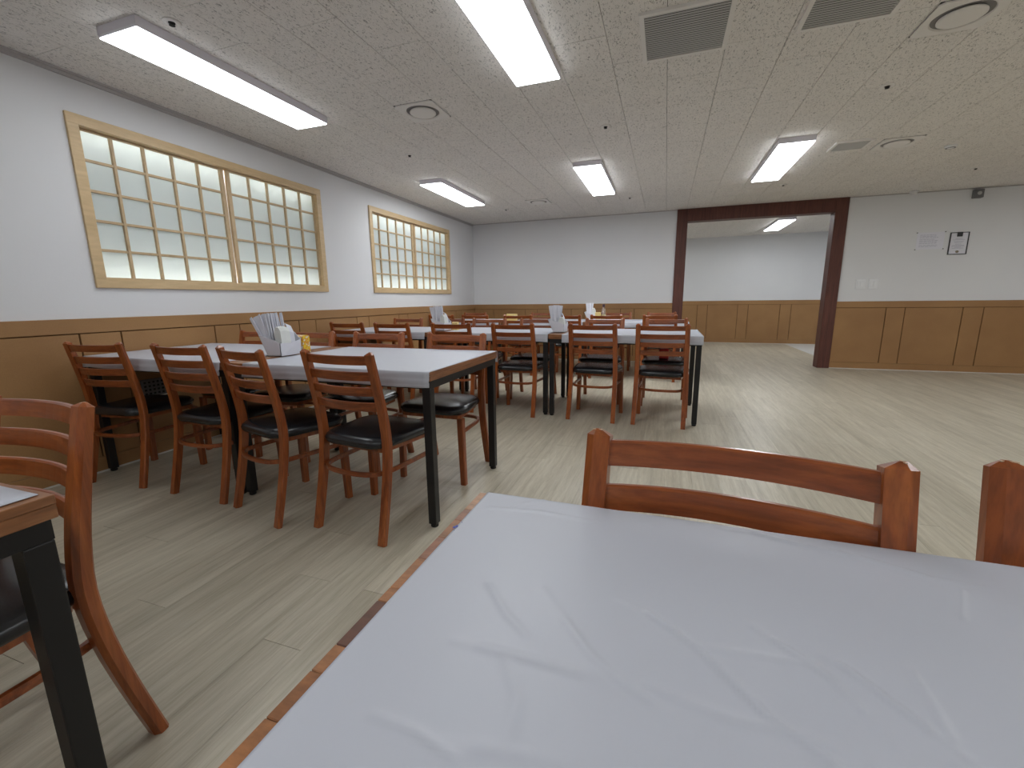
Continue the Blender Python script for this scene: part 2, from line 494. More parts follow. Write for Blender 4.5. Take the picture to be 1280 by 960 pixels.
# ---- ceiling: fissured tiles 0.2975 x 0.6 m
ceiling = make('ceiling', boxm((XL - .2, YF - .15, HC + .010), (XR + .15, YB2 + .15, HC + .12)), M_ceilback, kind='structure')
TW, TL_ = 0.2975, 0.6
tiles = []
k0 = int(math.floor((XL + .061) / TW)); k1 = int(math.ceil((XR + .061) / TW))
for k in range(k0, k1):
    xa = -.061 + TW * k
    y = 3.47 + (0.3 if k % 2 == 0 else 0) - TL_ * 12
    while y < YB2:
        a, b = max(xa, XL), min(xa + TW, XR)
        c, d = max(y, YF), min(y + TL_, YB2)
        if d - c > .02 and b - a > .01 and not (c >= YB and b < X2L): tiles.append((a, b, c, d))
        y += TL_
def vis_tile(q):
    return any(inview((q[0] + q[1]) / 2, lerp(q[2], q[3], t), HC, 5) for t in (0, .5, 1)) and q[2] < YB
def tarea(q):
    p = px((q[0] + q[1]) / 2, max((q[2] + q[3]) / 2, .6), HC); return -p[2] if p else -99
vt = sorted([q for q in tiles if vis_tile(q)], key=tarea, reverse=True)[:300]
vset = set(vt)
g2 = .0014
full = mesh_from(boxm((g2, g2, 0), (TW - g2, TL_ - g2, .010)), 'ceiling_tile', M_tile)
for q in vt:
    a, b, c, d = q
    if abs(b - a - TW) < 1e-4 and abs(d - c - TL_) < 1e-4: obj('ceiling_tile', full, ceiling, (a, c, HC))
    else: make('ceiling_tile', boxm((g2, g2, 0), (b - a - g2, d - c - g2, .010)), M_tile, ceiling, (a, c, HC))
bm = bmesh.new()
for q in tiles:
    if q not in vset: box(bm, (q[0] + g2, q[2] + g2, HC), (q[1] - g2, q[3] - g2, HC + .010))
make('ceiling_tile_rest', bm, M_tile, ceiling, kind='stuff')

# ================================================================= CEILING FITTINGS
LAMPS = {}
def lamp_mat(k):
    if k not in LAMPS: LAMPS[k] = emit('lit_led_panel_%d' % round(k * 100), (0.93, 0.97, 1.0), LAMP_POWER * k)
    return LAMPS[k]
def ceiling_light(x0, y0, y1, label, w=0.267, group='LED ceiling lights', k=1.0):
    t = empty('ceiling_light', (x0 + w / 2, (y0 + y1) / 2, HC), label=label, cat='light', group=group)
    hw, hl = w / 2, (y1 - y0) / 2
    bm = bmesh.new(); e = .005
    rings(bm, [[(-hw - e, -hl - e, 0), (hw + e, -hl - e, 0), (hw + e, hl + e, 0), (-hw - e, hl + e, 0)],
               [(-hw - e, -hl - e, -.038), (hw + e, -hl - e, -.038), (hw + e, hl + e, -.038), (-hw - e, hl + e, -.038)],
               [(-hw - .001, -hl - .001, -.046), (hw + .001, -hl - .001, -.046), (hw + .001, hl + .001, -.046), (-hw - .001, hl + .001, -.046)]])
    make('lamp_housing', bm, M_lampbody, t)
    make('diffuser', boxm((-hw, -hl, -.0518), (hw, hl, -.0462)), lamp_mat(k), t)
    return t
ceiling_light(-2.681, 1.628, 2.866, 'long white LED panel light above the larger lattice window', k=.62)
ceiling_light(-.925, 1.57, 2.809, 'nearest white LED panel light cut off by the top of the picture', k=.85)
ceiling_light(-2.681, 4.628, 5.870, 'white LED panel light above the smaller far lattice window', k=1.15)
ceiling_light(-.932, 4.612, 5.886, 'white LED panel light left of the doorway, above the middle of the room', k=1.35)
ceiling_light(.853, 4.600, 5.902, 'white LED panel light on the ceiling just before the dark doorway casing', k=1.45)
ceiling_light(1.775, 8.97, 10.22, 'white LED panel light in the room beyond the dark-framed doorway', w=.25, k=1.25)
# the same fittings continue behind the camera
for xx, yy in ((-2.681, -1.45), (-.93, -1.45), (.853, -1.45), (2.64, -1.45), (4.42, -1.45), (2.64, 1.57), (4.42, 1.57), (4.42, 4.60)):
    ceiling_light(xx, yy, yy + 1.25, 'white LED panel light on the ceiling outside the picture', k=.5 if xx < -2 else .8 if yy < 0 else 1.3)
for xx in (-.60, 4.30): ceiling_light(xx, 8.97, 10.22, 'white LED panel light added unseen to brighten the next room, behind the back wall')  # unseen panels, added to light the room beyond the doorway

def vent(x0, y0, x1, y1, label, n):
    t = empty('ceiling_vent', ((x0 + x1) / 2, (y0 + y1) / 2, HC), label=label, cat='vent', group='slatted ceiling vents')
    hw, hl = (x1 - x0) / 2, (y1 - y0) / 2; f = .022
    bm = bmesh.new()
    for a, b in (((-hw - f, -hl - f), (hw + f, -hl)), ((-hw - f, hl), (hw + f, hl + f)), ((-hw - f, -hl), (-hw, hl)), ((hw, -hl), (hw + f, hl))):
        box(bm, (a[0], a[1], -.014), (b[0], b[1], 0))
    make('frame', bm, M_whitemetal, t)
    make('backing', boxm((-hw, -hl, -.002), (hw, hl, -.0005)), M_dark, t)
    p = 2 * hl / n
    bm = bmesh.new()
    vs = [(-hw, 0, -.0105), (hw, 0, -.0105), (hw, p * .52, -.0125), (-hw, p * .52, -.0125)]
    rings(bm, [[(x, y, z) for x, y, z in vs], [(x, y + .0010, z + .0012) for x, y, z in vs]])
    sm = mesh_from(bm, 'slat', M_ventslat)
    for i in range(n): obj('slat', sm, t, (0, -hl + p * i + .001, 0))
vent(-.168, 2.459, .216, 2.866, 'large square slatted ceiling vent to the right of the nearest light', 21)
vent(.574, 2.432, .941, 2.838, 'slatted ceiling vent cut by the top edge, beside the round diffuser', 21)
vent(1.372, 4.895, 1.614, 5.120, 'small distant slatted ceiling vent right of the far light', 13)

def diffuser(x0, y0, label, s=.296):
    t = empty('air_diffuser', (x0 + s / 2, y0 + s / 2, HC), label=label, cat='vent', group='round ceiling air diffusers')
    h = s / 2
    n = 48; an = [2 * math.pi * (q + .5) / n for q in range(n)]
    sq = lambda z: [(h / max(abs(math.cos(a)), abs(math.sin(a))) * math.cos(a), h / max(abs(math.cos(a)), abs(math.sin(a))) * math.sin(a), z) for a in an]
    ci = lambda r, z: [(r * math.cos(a), r * math.sin(a), z) for a in an]
    bm = bmesh.new(); rings(bm, [sq(-.0012), sq(-.009), ci(.120, -.009), ci(.114, -.0016)], cap=False)
    make('face_plate', bm, M_whitemetal, t)
    make('edge_shade', boxm((-h - .0018, -h - .0018, -.0008), (h + .0018, h + .0018, -.0002)), M_edgeshade, t)  # dark sheet standing in for the shadow groove around the plate
    bm = bmesh.new(); lathe(bm, [(.1165, -.0011), (.1165, -.0026), (.085, -.0026)], 40)
    make('recess_ring', bm, M_ventring, t)  # recess shade is put into the darker grey of this ring
    bm = bmesh.new(); lathe(bm, [(.080, -.0020), (.092, -.008), (.0925, -.013), (.080, -.018), (.05, -.021), (.001, -.022)], 40)
    make('round_disc', bm, M_whitemetal, t, smooth=True)
diffuser(-1.856, 2.888, 'round air diffuser in a square plate between the two nearest lights')
diffuser(1.136, 2.846, 'round air diffuser cut by the top right of the picture')
diffuser(1.722, 4.950, 'round air diffuser right of the small distant vent')
diffuser(-1.880, 6.030, 'faint far round air diffuser near the back wall ceiling line')

def sprinkler(x, y, label):
    t = empty('sprinkler_head', (x, y, HC), label=label, cat='sprinkler', group='ceiling sprinkler heads')
    bm = bmesh.new(); lathe(bm, [(.040, 0), (.038, -.004), (.020, -.007), (.016, -.004), (.001, -.004)], 20)
    make('escutcheon', bm, M_whitemetal, t, smooth=True)
    bm = bmesh.new(); lathe(bm, [(.015, -.003), (.014, -.008), (.006, -.010), (.006, -.014), (.013, -.015), (.013, -.0165), (.001, -.0165)], 14)
    make('nozzle', bm, M_dark, t)
sprinkler(-2.309, 1.724, 'dark sprinkler head beside the longest light, top left')
sprinkler(-2.311, 3.823, 'small sprinkler head above the gap between the two windows')
sprinkler(-.515, 3.784, 'dark sprinkler head on the ceiling centre')
sprinkler(-.525, 6.400, 'sprinkler head near the back wall left of the doorway')
sprinkler(1.275, 6.413, 'sprinkler head just in front of the doorway casing')
sprinkler(1.283, 3.756, 'dark sprinkler head below the round diffuser at top right')
sprinkler(-2.328, 6.501, 'far sprinkler head near the back left corner')
sprinkler(3.075, 6.391, 'sprinkler head at the far right of the ceiling')

t = empty('smoke_detector', (2.381, 5.379, HC), label='small round white smoke detector on the right part of the ceiling', cat='detector')
bm = bmesh.new(); lathe(bm, [(.045, 0), (.045, -.010), (.034, -.022), (.001, -.024)], 24); make('detector_body', bm, M_whiteplastic, t, smooth=True)
bm = bmesh.new(); lathe(bm, [(.036, -.0195), (.0365, -.0225), (.028, -.0235), (.027, -.0225)], 24); make('sensor_ring', bm, M_greyplastic, t)
t = empty('dome_camera', (2.985, 7.44, HC), label='small white dome camera on the ceiling beside the back wall', cat='camera')
bm = bmesh.new(); lathe(bm, [(.045, 0), (.045, -.018), (.040, -.022), (.001, -.022)], 24); make('camera_base', bm, M_whiteplastic, t, smooth=True)
bm = bmesh.new(); lathe(bm, [(.036, -.020), (.034, -.036), (.024, -.050), (.001, -.056)], 24); make('dome', bm, M_whiteplastic, t, smooth=True)
t = empty('wall_sensor', (3.685, YB, 2.30), label='small grey box sensor high on the right wall under the ceiling', cat='sensor')
make('sensor_body', boxm((-.048, -.06, -.055), (.048, 0, .05), .008, 2), M_greyplastic, t)
bm = bmesh.new(); cyl(bm, (0, -.064, 0), .022, .006, 18, axis='y'); make('lens', bm, M_ventslat, t)

# ================================================================= THINGS ON THE WALLS
t = empty('paper_notice', (3.285, YB, 1.748), label='plain white paper notice with faint lines and four corner tacks', cat='notice')
make('sheet', boxm((-.145, -.003, -.108), (.145, -.001, .108)), M_paper, t)
bm = bmesh.new()
rr = random.Random(3)
for i, z in enumerate((.075, .058, .041, .018, .001, -.016, -.033, -.056, -.073)):
    x = -.115
    end = .05 + rr.random() * .05
    while x < end:
        w = .012 + rr.random() * .03; box(bm, (x, -.0037, z - .003), (min(x + w, end), -.0029, z + .003)); x += w + .006
make('printed_text', bm, M_print, t)
for sx in (-1, 1):
    for sz in (-1, 1):
        bm = bmesh.new(); cyl(bm, (sx * .150, -.006, sz * .108), .007, .006, 10, axis='y'); make('tack', bm, M_greyplastic, t)
t = empty('framed_certificate', (3.585, YB, 1.700), label='narrow certificate in a thin black frame right of the paper notice', cat='certificate')
W2, H2 = .097, .140
bm = bmesh.new()
for a, b in (((-W2, -H2), (W2, -H2 + .008)), ((-W2, H2 - .008), (W2, H2)), ((-W2, -H2 + .008), (-W2 + .008, H2 - .008)), ((W2 - .008, -H2 + .008), (W2, H2 - .008))):
    box(bm, (a[0], -.014, a[1]), (b[0], 0, b[1]))
make('frame', bm, M_printdark, t)
make('sheet', boxm((-W2 + .008, -.006, -H2 + .008), (W2 - .008, -.002, H2 - .008)), M_paper2, t)
make('clip', boxm((-.028, -.017, H2 - .055), (.028, -.006, H2 + .002), .003), M_printdark, t)
bm = bmesh.new()
for z in (.060, .046, .025, .010, -.010, -.025, -.037, -.049, -.061):
    hw = rr.uniform(.03, .068); box(bm, (-hw, -.0068, z - .003), (hw, -.0059, z + .003))
make('printed_text', bm, M_print, t)
bm = bmesh.new(); cyl(bm, (0, -.009, -.105), .017, .003, 18, axis='y'); make('seal', bm, M_gold, t)
def switch(x, label):
    t = empty('light_switch', (x, YB, 1.202), label=label, cat='switch', group='wall switches')
    make('plate', boxm((-.056, -.010, -.066), (.056, 0, .066), .003, 2), M_whiteplastic, t)
    for s in (-1, 1): make('rocker', boxm((s * .024 - .020, -.015, -.040), (s * .024 + .020, -.009, .040), .002), M_whiteplastic, t)
switch(2.578, 'white wall switch nearer the doorway casing, above the wainscot')
switch(2.728, 'white wall switch on the right of the pair, away from the doorway')
t = empty('wall_grille', (XL + .018, 2.0, .48), label='small grey perforated grille on the left wainscot under the front table', cat='grille')
make('plate', boxm((0, -.09, -.060), (.010, .09, .060), .002), M_greyplastic, t)
bm = bmesh.new()
for i in range(6):
    for j in range(4): box(bm, (.0095, -.075 + i * .027, -.046 + j * .026), (.0108, -.061 + i * .027, -.034 + j * .026))
make('slot', bm, M_dark, t, kind='stuff')
make('bright_lip', boxm((.008, -.09, -.066), (.016, .09, -.058), .001), M_whitemetal, t)

# ================================================================= TABLES
def table(x0, y0, x1, y1, label, group=None, staves=None):
    t = empty('dining_table', ((x0 + x1) / 2, (y0 + y1) / 2, 0), label=label, cat='table', group=group)
    hw, hl = (x1 - x0) / 2 - .0015, (y1 - y0) / 2
    th = .040
    if staves:
        make('tabletop', boxm((-hw + .022, -hl, TZ - th), (hw, hl, TZ - .0005), .0015), M_edge, t)
        yy = hl
        for i, (ln, mi) in enumerate(staves):
            make('stave', boxm((-hw, yy - ln + .0003, TZ - th), (-hw + .022, yy - .0003, TZ), .0008), STAVES[mi], t)
            yy -= ln
    else:
        make('tabletop', boxm((-hw, -hl, TZ - .016), (hw, hl, TZ), .0012), M_edge, t)
        make('edge_band', boxm((-hw + .0005, -hl + .0005, TZ - th), (hw - .0005, hl - .0005, TZ - .0165), .0012), M_edge, t, label='lower wooden edge layer')
    z1 = TZ - th - .0005
    bm = bmesh.new(); s = .040; i0 = .008
    for a, b in (((-hw + i0, -hl + i0), (hw - i0, -hl + i0 + s)), ((-hw + i0, hl - i0 - s), (hw - i0, hl - i0)),
                 ((-hw + i0, -hl + i0 + s), (-hw + i0 + s, hl - i0 - s)), ((hw - i0 - s, -hl + i0 + s), (hw - i0, hl - i0 - s))):
        box(bm, (a[0], a[1], z1 - .036), (b[0], b[1], z1))
    make('apron', bm, M_steel, t)
    for sx in (-1, 1):
        for sy in (-1, 1):
            cx, cy = sx * (hw - i0 - s / 2), sy * (hl - i0 - s / 2)
            lg = make('leg', boxm((-s / 2, -s / 2, .018), (s / 2, s / 2, z1 - .0365), .003, 2), M_steel, t, (cx, cy, 0))
            bm = bmesh.new(); lathe(bm, [(.014, .0), (.018, .003), (.018, .012), (.010, .014), (.010, .018)], 16); make('glide', bm, M_rubber, lg)
    return t

def noisef(x, y=0.0, s=0):
    return (math.sin(x * 13.1 + s) + math.sin(x * 29.7 + y * 11 + s * 1.7) * .6 + math.sin(x * 61.3 + s * 2.3) * .3) / 1.9

def cover(x0, y0, x1, y1, label, group='white vinyl table covers', near=.060, far=.060, seed=0, creases=None, step=.03, wav=1.0):
    """sheet lying on a table top at TZ, hanging over the two long edges"""
    cx, cy = (x0 + x1) / 2, (y0 + y1) / 2
    zt = .0022; r = .006
    prof = []   # (y, z, t) t>0: how far down the hanging part
    if near:
        nseg = 7
        for i in range(nseg): prof.append((y0 - r, TZ - r - near * (1 - i / nseg), (1 - i / nseg), -1))
        for a in (60, 30): prof.append((y0 - r * math.sin(math.radians(a)) * 1.0, TZ + zt - r + r * math.cos(math.radians(a)), 0, 0))
    ny = max(2, int((y1 - y0) / step))
    for i in range(ny + 1): prof.append((lerp(y0, y1, i / ny), TZ + zt, 0, 0))
    if far:
        nseg = 4
        for a in (30, 60): prof.append((y1 + r * math.sin(math.radians(a)), TZ + zt - r + r * math.cos(math.radians(a)), 0, 0))
        for i in range(1, nseg + 1): prof.append((y1 + r, TZ - r - far * i / nseg, i / nseg, 1))
    nx = max(2, int((x1 - x0) / step))
    bm = bmesh.new(); grid = []
    for i in range(nx + 1):
        x = lerp(x0, x1, i / nx); row = []
        for (y, z, t_, sd) in prof:
            yy, zz = y, z
            if t_:
                fold = .0040 * (1 if abs(t_ - .57) < .08 else 0) * (1 if wav else 0)
                yy += sd * (abs(noisef(x, 0, seed)) * .010 * t_ * wav + .004 * t_ + fold)
                zz += .0035 * noisef(x * .6, 0, seed + 4) * t_
            else:
                zz += .0006 * (noisef(x * .7, y * .5, seed) + 1) if wav else 0
                if creases: zz += creases(x, y)
            row.append(bm.verts.new((x - cx, yy - cy, zz)))
        grid.append(row)
    for i in range(nx):
        for j in range(len(prof) - 1):
            bm.faces.new((grid[i][j], grid[i + 1][j], grid[i + 1][j + 1], grid[i][j + 1]))
    o = make('table_cover', bm, M_cover, None, (cx, cy, 0), smooth=True, label=label, cat='tablecloth', group=group)
    md = o.modifiers.new('thickness', 'SOLIDIFY'); md.thickness = .0010; md.offset = -1
    return o

TG = 'white-topped dining tables'
# foreground table: border of wood blocks left of the cover
STV = [(.060, 0), (.033, 1), (.048, 2), (.050, 1), (.058, 2), (.022, 2), (.062, 3), (.030, 2), (.045, 4), (.040, 2), (.055, 4), (.040, 3), (.070, 4), (.060, 3), (.060, 2), (.067, 4)]
table(-.2695, -.195, .9305, .605, 'nearest table, its white top filling the bottom of the picture', TG, STV)
CREASE_PX = []
def Z(sx, sy): return (600 + sx / 1.882, 600 + sy / 1.882)
LINES = [([(145, 260), (200, 340), (260, 420), (320, 475), (400, 530), (480, 610)], .0010, .0035),
         ([(330, 290), (390, 320), (450, 360), (510, 405), (600, 490), (680, 570), (760, 625), (830, 675), (900, 730)], .0015, .0030),
         ([(250, 455), (385, 492), (500, 540), (600, 575), (720, 600), (830, 640), (980, 690)], .0009, .0045),
         ([(640, 350), (690, 385), (760, 430), (830, 480), (900, 555), (980, 640)], .0012, .0032),
         ([(800, 420), (850, 445), (920, 495), (980, 540), (1060, 600), (1150, 665)], .0014, .0030),
         ([(560, 118), (640, 130), (760, 160), (900, 190), (1050, 235), (1200, 262)], .0011, .0028),
         ([(-60, 385), (0, 400), (120, 430), (240, 465), (330, 480)], .0008, .0045),
         ([(-120, 620), (0, 640), (100, 655), (200, 678)], .0009, .0050),
         ([(1130, 265), (1132, 330)], .0010, .0025), ([(20, 250), (60, 320), (110, 375)], .0007, .0030),
         ([(1010, 450), (1060, 530), (1110, 620)], .0009, .0030), ([(75, 75), (105, 60), (150, 52)], .0006, .0030),
         ([(20, 70), (140, 80), (270, 105)], .0006, .0030), ([(540, 405), (650, 420), (760, 440)], .0007, .0035),
         ([(-250, 560), (-150, 600), (-60, 660)], .0008, .0040), ([(60, 420), (90, 520), (60, 640)], .0005, .0050)]
def ground(u, v):
    d = RIGHT * ((u - 640) / 544.75) + FWD - UP * ((v - 480) / 544.75)
    t_ = (TZ - 1.0455) / d.z
    return d.x * t_, d.y * t_
SEG = []
for pts, amp, wd in LINES:
    w_ = [ground(*Z(*p)) for p in pts]
    tot = len(w_) - 1
    for i in range(tot): SEG.append((w_[i], w_[i + 1], amp * (.35 if i in (0, tot - 1) and tot > 2 else 1), wd))
# bucket the segments so the height function stays cheap
BK = {}
for s in SEG:
    (ax, ay), (bx, by), am, wd = s
    for ix in range(int(math.floor((min(ax, bx) - .02) / .05)), int(math.floor((max(ax, bx) + .02) / .05)) + 1):
        for iy in range(int(math.floor((min(ay, by) - .02) / .05)), int(math.floor((max(ay, by) + .02) / .05)) + 1):
            BK.setdefault((ix, iy), []).append(s)
def crease_h(x, y):
    h = 0.0
    for (ax, ay), (bx, by), am, wd in BK.get((int(math.floor(x / .05)), int(math.floor(y / .05))), ()):
        dx, dy = bx - ax, by - ay
        q = max(0, min(1, ((x - ax) * dx + (y - ay) * dy) / (dx * dx + dy * dy)))
        d2 = (x - ax - q * dx) ** 2 + (y - ay - q * dy) ** 2
        h = max(h, 2.3 * am * math.exp(-d2 / (wd * wd)))
    h += .0010 * (math.sin(x * 9 + y * 5) + math.sin(x * 5 - y * 12 + 1)) * .5 + .001
    return h
cv = cover(-.2535, -.190, .9295, .602, 'large creased white vinyl cover on the nearest table, ink-marked at its left edge', creases=crease_h, step=.0031, wav=0)
c0 = Vector(cv.location)
bm = bmesh.new()
def blob(u0, v0, u1, v1):
    (ax, ay), (bx, by), (cx_, cy_) = ground(u0, v0), ground(u1, v1), ground((u0 + u1) / 2 + 1.2, (v0 + v1) / 2 + 1.2)
    (dx, dy) = ground((u0 + u1) / 2 - 1.0, (v0 + v1) / 2 - 1.0)
    z = TZ + .0047
    vs = [bm.verts.new((p[0] - c0.x, p[1] - c0.y, z)) for p in ((ax, ay), (cx_, cy_), (bx, by), (dx, dy))]
    vt_ = [bm.verts.new((v.co.x, v.co.y, z + .0003)) for v in vs]
    bm.faces.new(vt_)
    for i in range(4): bm.faces.new((vs[i], vs[(i + 1) % 4], vt_[(i + 1) % 4], vt_[i]))
for q in ((565.5, 665, 568.5, 667.5), (566, 664, 570, 662), (569, 663, 573, 660.5), (576.5, 656, 578.5, 657.5)): blob(*q)
make('ink_mark', bm, M_ink, cv, label='small blue ink scribble at the left edge')

table(-2.133, -.414, -.933, .386, 'table cut off at the lower left, its black leg close to the viewer', TG)
cover(-2.125, -.408, -.953, .374, 'white cover on the lower left table', near=.0, far=.0, seed=2)
table(-2.146, 1.639, -.946, 2.447, 'front-row table standing free of the wall, wooden end towards the aisle', TG)
table(-3.318, 1.630, -2.149, 2.438, 'front-row table pushed against the left wall wainscot', TG)
cover(-2.030, 1.640, -.948, 2.446, 'white cover on the front-row table nearest the aisle', seed=3)
cover(-3.314, 1.631, -2.180, 2.437, 'white cover on the front-row table against the left wall', seed=5)
table(-.965, 3.755, .302, 4.555, 'middle-row table at the open right end of its row', TG)
table(-2.170, 3.765, -.968, 4.565, 'middle-row table in the centre of its row with a bare wooden left end', TG)
table(-3.318, 3.750, -2.173, 4.550, 'middle-row table closest to the left wall', TG)
cover(-.842, 3.756, .301, 4.554, 'white cover on the right-hand middle-row table, folds in its drop', seed=7)
cover(-2.050, 3.766, -.970, 4.564, 'white cover on the central middle-row table', seed=8)
cover(-3.312, 3.751, -2.200, 4.549, 'white cover on the middle-row table closest to the left wall', seed=9)
table(-.990, 5.850, .292, 6.650, 'back-row table at the right end, near the doorway', TG)
table(-2.200, 5.850, -.993, 6.650, 'back-row table in the centre of its row', TG)
table(-3.318, 5.850, -2.203, 6.650, 'back-row table in the far left corner', TG)
cover(-.890, 5.851, .290, 6.649, 'white cover on the right-hand back-row table', seed=11)
cover(-2.080, 5.851, -1.030, 6.649, 'white cover on the central back-row table', seed=12)
cover(-3.312, 5.851, -2.230, 6.649, 'white cover on the back-row table in the far left corner', seed=13)

# ================================================================= CHAIRS
def smooth_path(pts, n=4):
    out = []
    P = [Vector(p) for p in pts]
    P = [P[0] * 2 - P[1]] + P + [P[-1] * 2 - P[-2]]
    for i in range(1, len(P) - 2):
        for k in range(n):
            t_ = k / n
            a, b, c, d = P[i - 1], P[i], P[i + 1], P[i + 2]
            out.append(.5 * ((2 * b) + (c - a) * t_ + (2 * a - 5 * b + 4 * c - d) * t_ ** 2 + (3 * b - 3 * c + d - a) * t_ ** 3))
    out.append(P[-2]); return out

def make_chair():
    t = empty('dining_chair', (0, 0, 0))
    prof = smooth_path([(0, -.205, 0), (0, -.168, .16), (0, -.139, .31), (0, -.126, .44), (0, -.136, .56), (0, -.160, .69), (0, -.190, .834)], 3)
    def post(s):
        bm = bmesh.new(); rs = []
        # section in (x, forward) with the outer front corner cut away
        for i, p in enumerate(prof):
            h = p.z / .834
            d = (prof[min(i + 1, len(prof) - 1)] - prof[max(i - 1, 0)]).normalized()
            nrm = Vector((0, d.z, -d.y))
            w = lerp(.035, .0375, h); dp = lerp(.030, .034, min(1, h * 2)) if h < .6 else lerp(.034, .026, (h - .6) / .4)
            xc = s * lerp(.197, .187, h)
            sec = [(-w / 2, -dp / 2), (w / 2 - .006, -dp / 2), (w / 2, -dp / 2 + .005), (w / 2, dp / 2 - .009), (w / 2 - .012, dp / 2), (-w / 2, dp / 2)]
            rs.append([Vector((xc + s * a, p.y, p.z)) + nrm * b for a, b in sec])
        # faceted pointed cap
        last = rs[-1]; c = sum(last, Vector()) / len(last)
        rs.append([c + (q - c) * .22 + Vector((0, 0, .010)) for q in last])
        rings(bm, rs); return bm
    for s in (-1, 1):
        o = make('back_post', post(s), M_chair, t)
    # slats: bowed backwards
    for zc in (.808, .740, .672, .604):
        h = (zc - .0) / .834
        yb = None
        for a, b in zip(prof[:-1], prof[1:]):
            if a.z <= zc <= b.z: yb = lerp(a.y, b.y, (zc - a.z) / (b.z - a.z))
        lean = -.19
        bm = bmesh.new(); rs = []
        hx = lerp(.197, .187, h) - .012
        for i in range(13):
            u = -1 + 2 * i / 12
            yy = yb - .028 * (1 - u * u)
            hh = .0195; tt = .0065
            rs.append([Vector((u * hx, yy + dy + lean * dz, zc + dz)) for dy, dz in ((-tt, -hh), (tt, -hh + .001), (tt + .0005, -hh * .3), (tt, hh - .003), (tt - .004, hh), (-tt + .003, hh), (-tt, hh - .003))])
        rings(bm, rs)
        make('slat', bm, M_slat, t, smooth=False)
    for s in (-1, 1):
        bm = bmesh.new()
        rs = []
        for z, w, dx in ((0, .033, .010), (.20, .036, .005), (.392, .038, 0)):
            c = Vector((s * (.192 + dx), .178 + dx * .4, z)); k = w / 2; b = .005
            rs.append([c + Vector(q) for q in ((-k, -k + b, 0), (-k + b, -k, 0), (k - b, -k, 0), (k, -k + b, 0), (k, k - b, 0), (k - b, k, 0), (-k + b, k, 0), (-k, k - b, 0))])
        rings(bm, rs); make('front_leg', bm, M_chair, t)
    # seat frame
    bm = bmesh.new()
    def outline(hf, hr, yf, yr, r, n=6):
        pts = []
        cs = [(hf - r, yf - r, 0), (-hf + r, yf - r, 90), (-hr + r, yr + r, 180), (hr - r, yr + r, 270)]
        for cx_, cy_, a0 in cs:
            for k in range(n + 1):
                a = math.radians(a0 + 90 * k / n); pts.append((cx_ + r * math.cos(a), cy_ + r * math.sin(a)))
        return pts
    o1 = outline(.190, .160, .190, -.120, .02)
    rings(bm, [[(x, y, .388) for x, y in o1], [(x, y, .410) for x, y in o1]])
    make('seat_frame', bm, M_chair, t)
    bm = bmesh.new()
    rs = []
    for ins, z in ((.022, .410), (.006, .414), (.0, .424), (-.002, .434), (.003, .446), (.014, .455), (.035, .460), (.075, .464), (.13, .4665)):
        rs.append([(x, y, z) for x, y in outline(.212 - ins, .190 - ins, .222 - ins, -.170 + ins, max(.095 - ins * .45, .02), 8)])
    rings(bm, rs)
    make('seat_cushion', bm, M_vinyl, t, smooth=True)
    # hoop stretcher
    half = [(.185, .165), (.182, .05), (.176, -.07), (.163, -.135), (.130, -.172), (.07, -.190), (0, -.195)]
    pts = half + [(-x, y) for x, y in reversed(half[:-1])]
    path = smooth_path([(x, y, 0) for x, y in pts], 3)
    bm = bmesh.new(); rs = []
    for i, p in enumerate(path):
        d = (path[min(i + 1, len(path) - 1)] - path[max(i - 1, 0)]).normalized(); nn = Vector((-d.y, d.x, 0))
        z = .303
        rs.append([Vector((p.x, p.y, z)) + nn * a + Vector((0, 0, b)) for a, b in ((-.006, -.010), (.006, -.010), (.007, 0), (.006, .010), (-.006, .010), (-.007, 0))])
    rings(bm, rs)
    make('stretcher', bm, M_slat, t)
    return t

proto = None
def chair(x, y, deg, label, group):
    """x, y: centre of the legs; deg 0 faces +Y"""
    global proto
    if proto is None: proto = make_chair(); c = proto
    else: c = copy_tree(proto)
    c.location = (x, y, 0); c.rotation_euler = (0, 0, math.radians(deg))
    tag(c, label, 'chair', group)
    return c
FG, R1, R2, R3 = 'ladder-back chairs beside the viewer', 'ladder-back chairs around the front table row', 'ladder-back chairs around the middle table row', 'ladder-back chairs around the back table row'
K = 'wooden ladder-back chair '
ch = chair(.082, .466, 175, K + 'with chipped posts, behind the far edge of the nearest table', FG)
for px_, py_, pz_, ln, ang in ((.192, -.189, .8425, .012, .6), (.184, -.186, .8430, .009, -.5), (-.189, -.188, .8430, .011, 1.9)):
    bm = boxm((-ln / 2, -.0012, 0), (ln / 2, .0012, .0012)); bmesh.ops.rotate(bm, verts=bm.verts, matrix=Matrix.Rotation(ang, 3, 'Z'))
    make('chip', bm, M_rawwood, ch, (px_, py_, pz_), label='pale chip in the stain on the post top')
chair(.590, .484, 178, K + 'only its left post showing at the right edge of the picture', FG)
chair(-1.343, .364, 179, K + 'behind the cut-off table at lower left, curved post in full view', FG)
# front row, near side (backs towards the viewer)
chair(-3.020, 1.712, 7, K + 'in the shade nearest the left wall, front row', R1)
chair(-2.352, 1.738, -1, K + 'second from the left wall on the near side of the front row', R1)
chair(-1.816, 1.673, -14, K + 'third from the left wall on the near side of the front row', R1)
chair(-1.283, 1.672, -6, K + 'at the aisle end of the front row, whole and closest', R1)
# front row, far side (facing the viewer)
chair(-2.890, 2.322, 180, K + 'facing the viewer behind the front-row caddy', R1)
chair(-2.405, 2.322, 182, K + 'facing the viewer just right of the yellow carton', R1)
chair(-1.835, 2.322, 179, K + 'facing the viewer across the middle of the front row', R1)
chair(-1.248, 2.322, 180, K + 'facing the viewer, black seat seen behind the front table leg', R1)
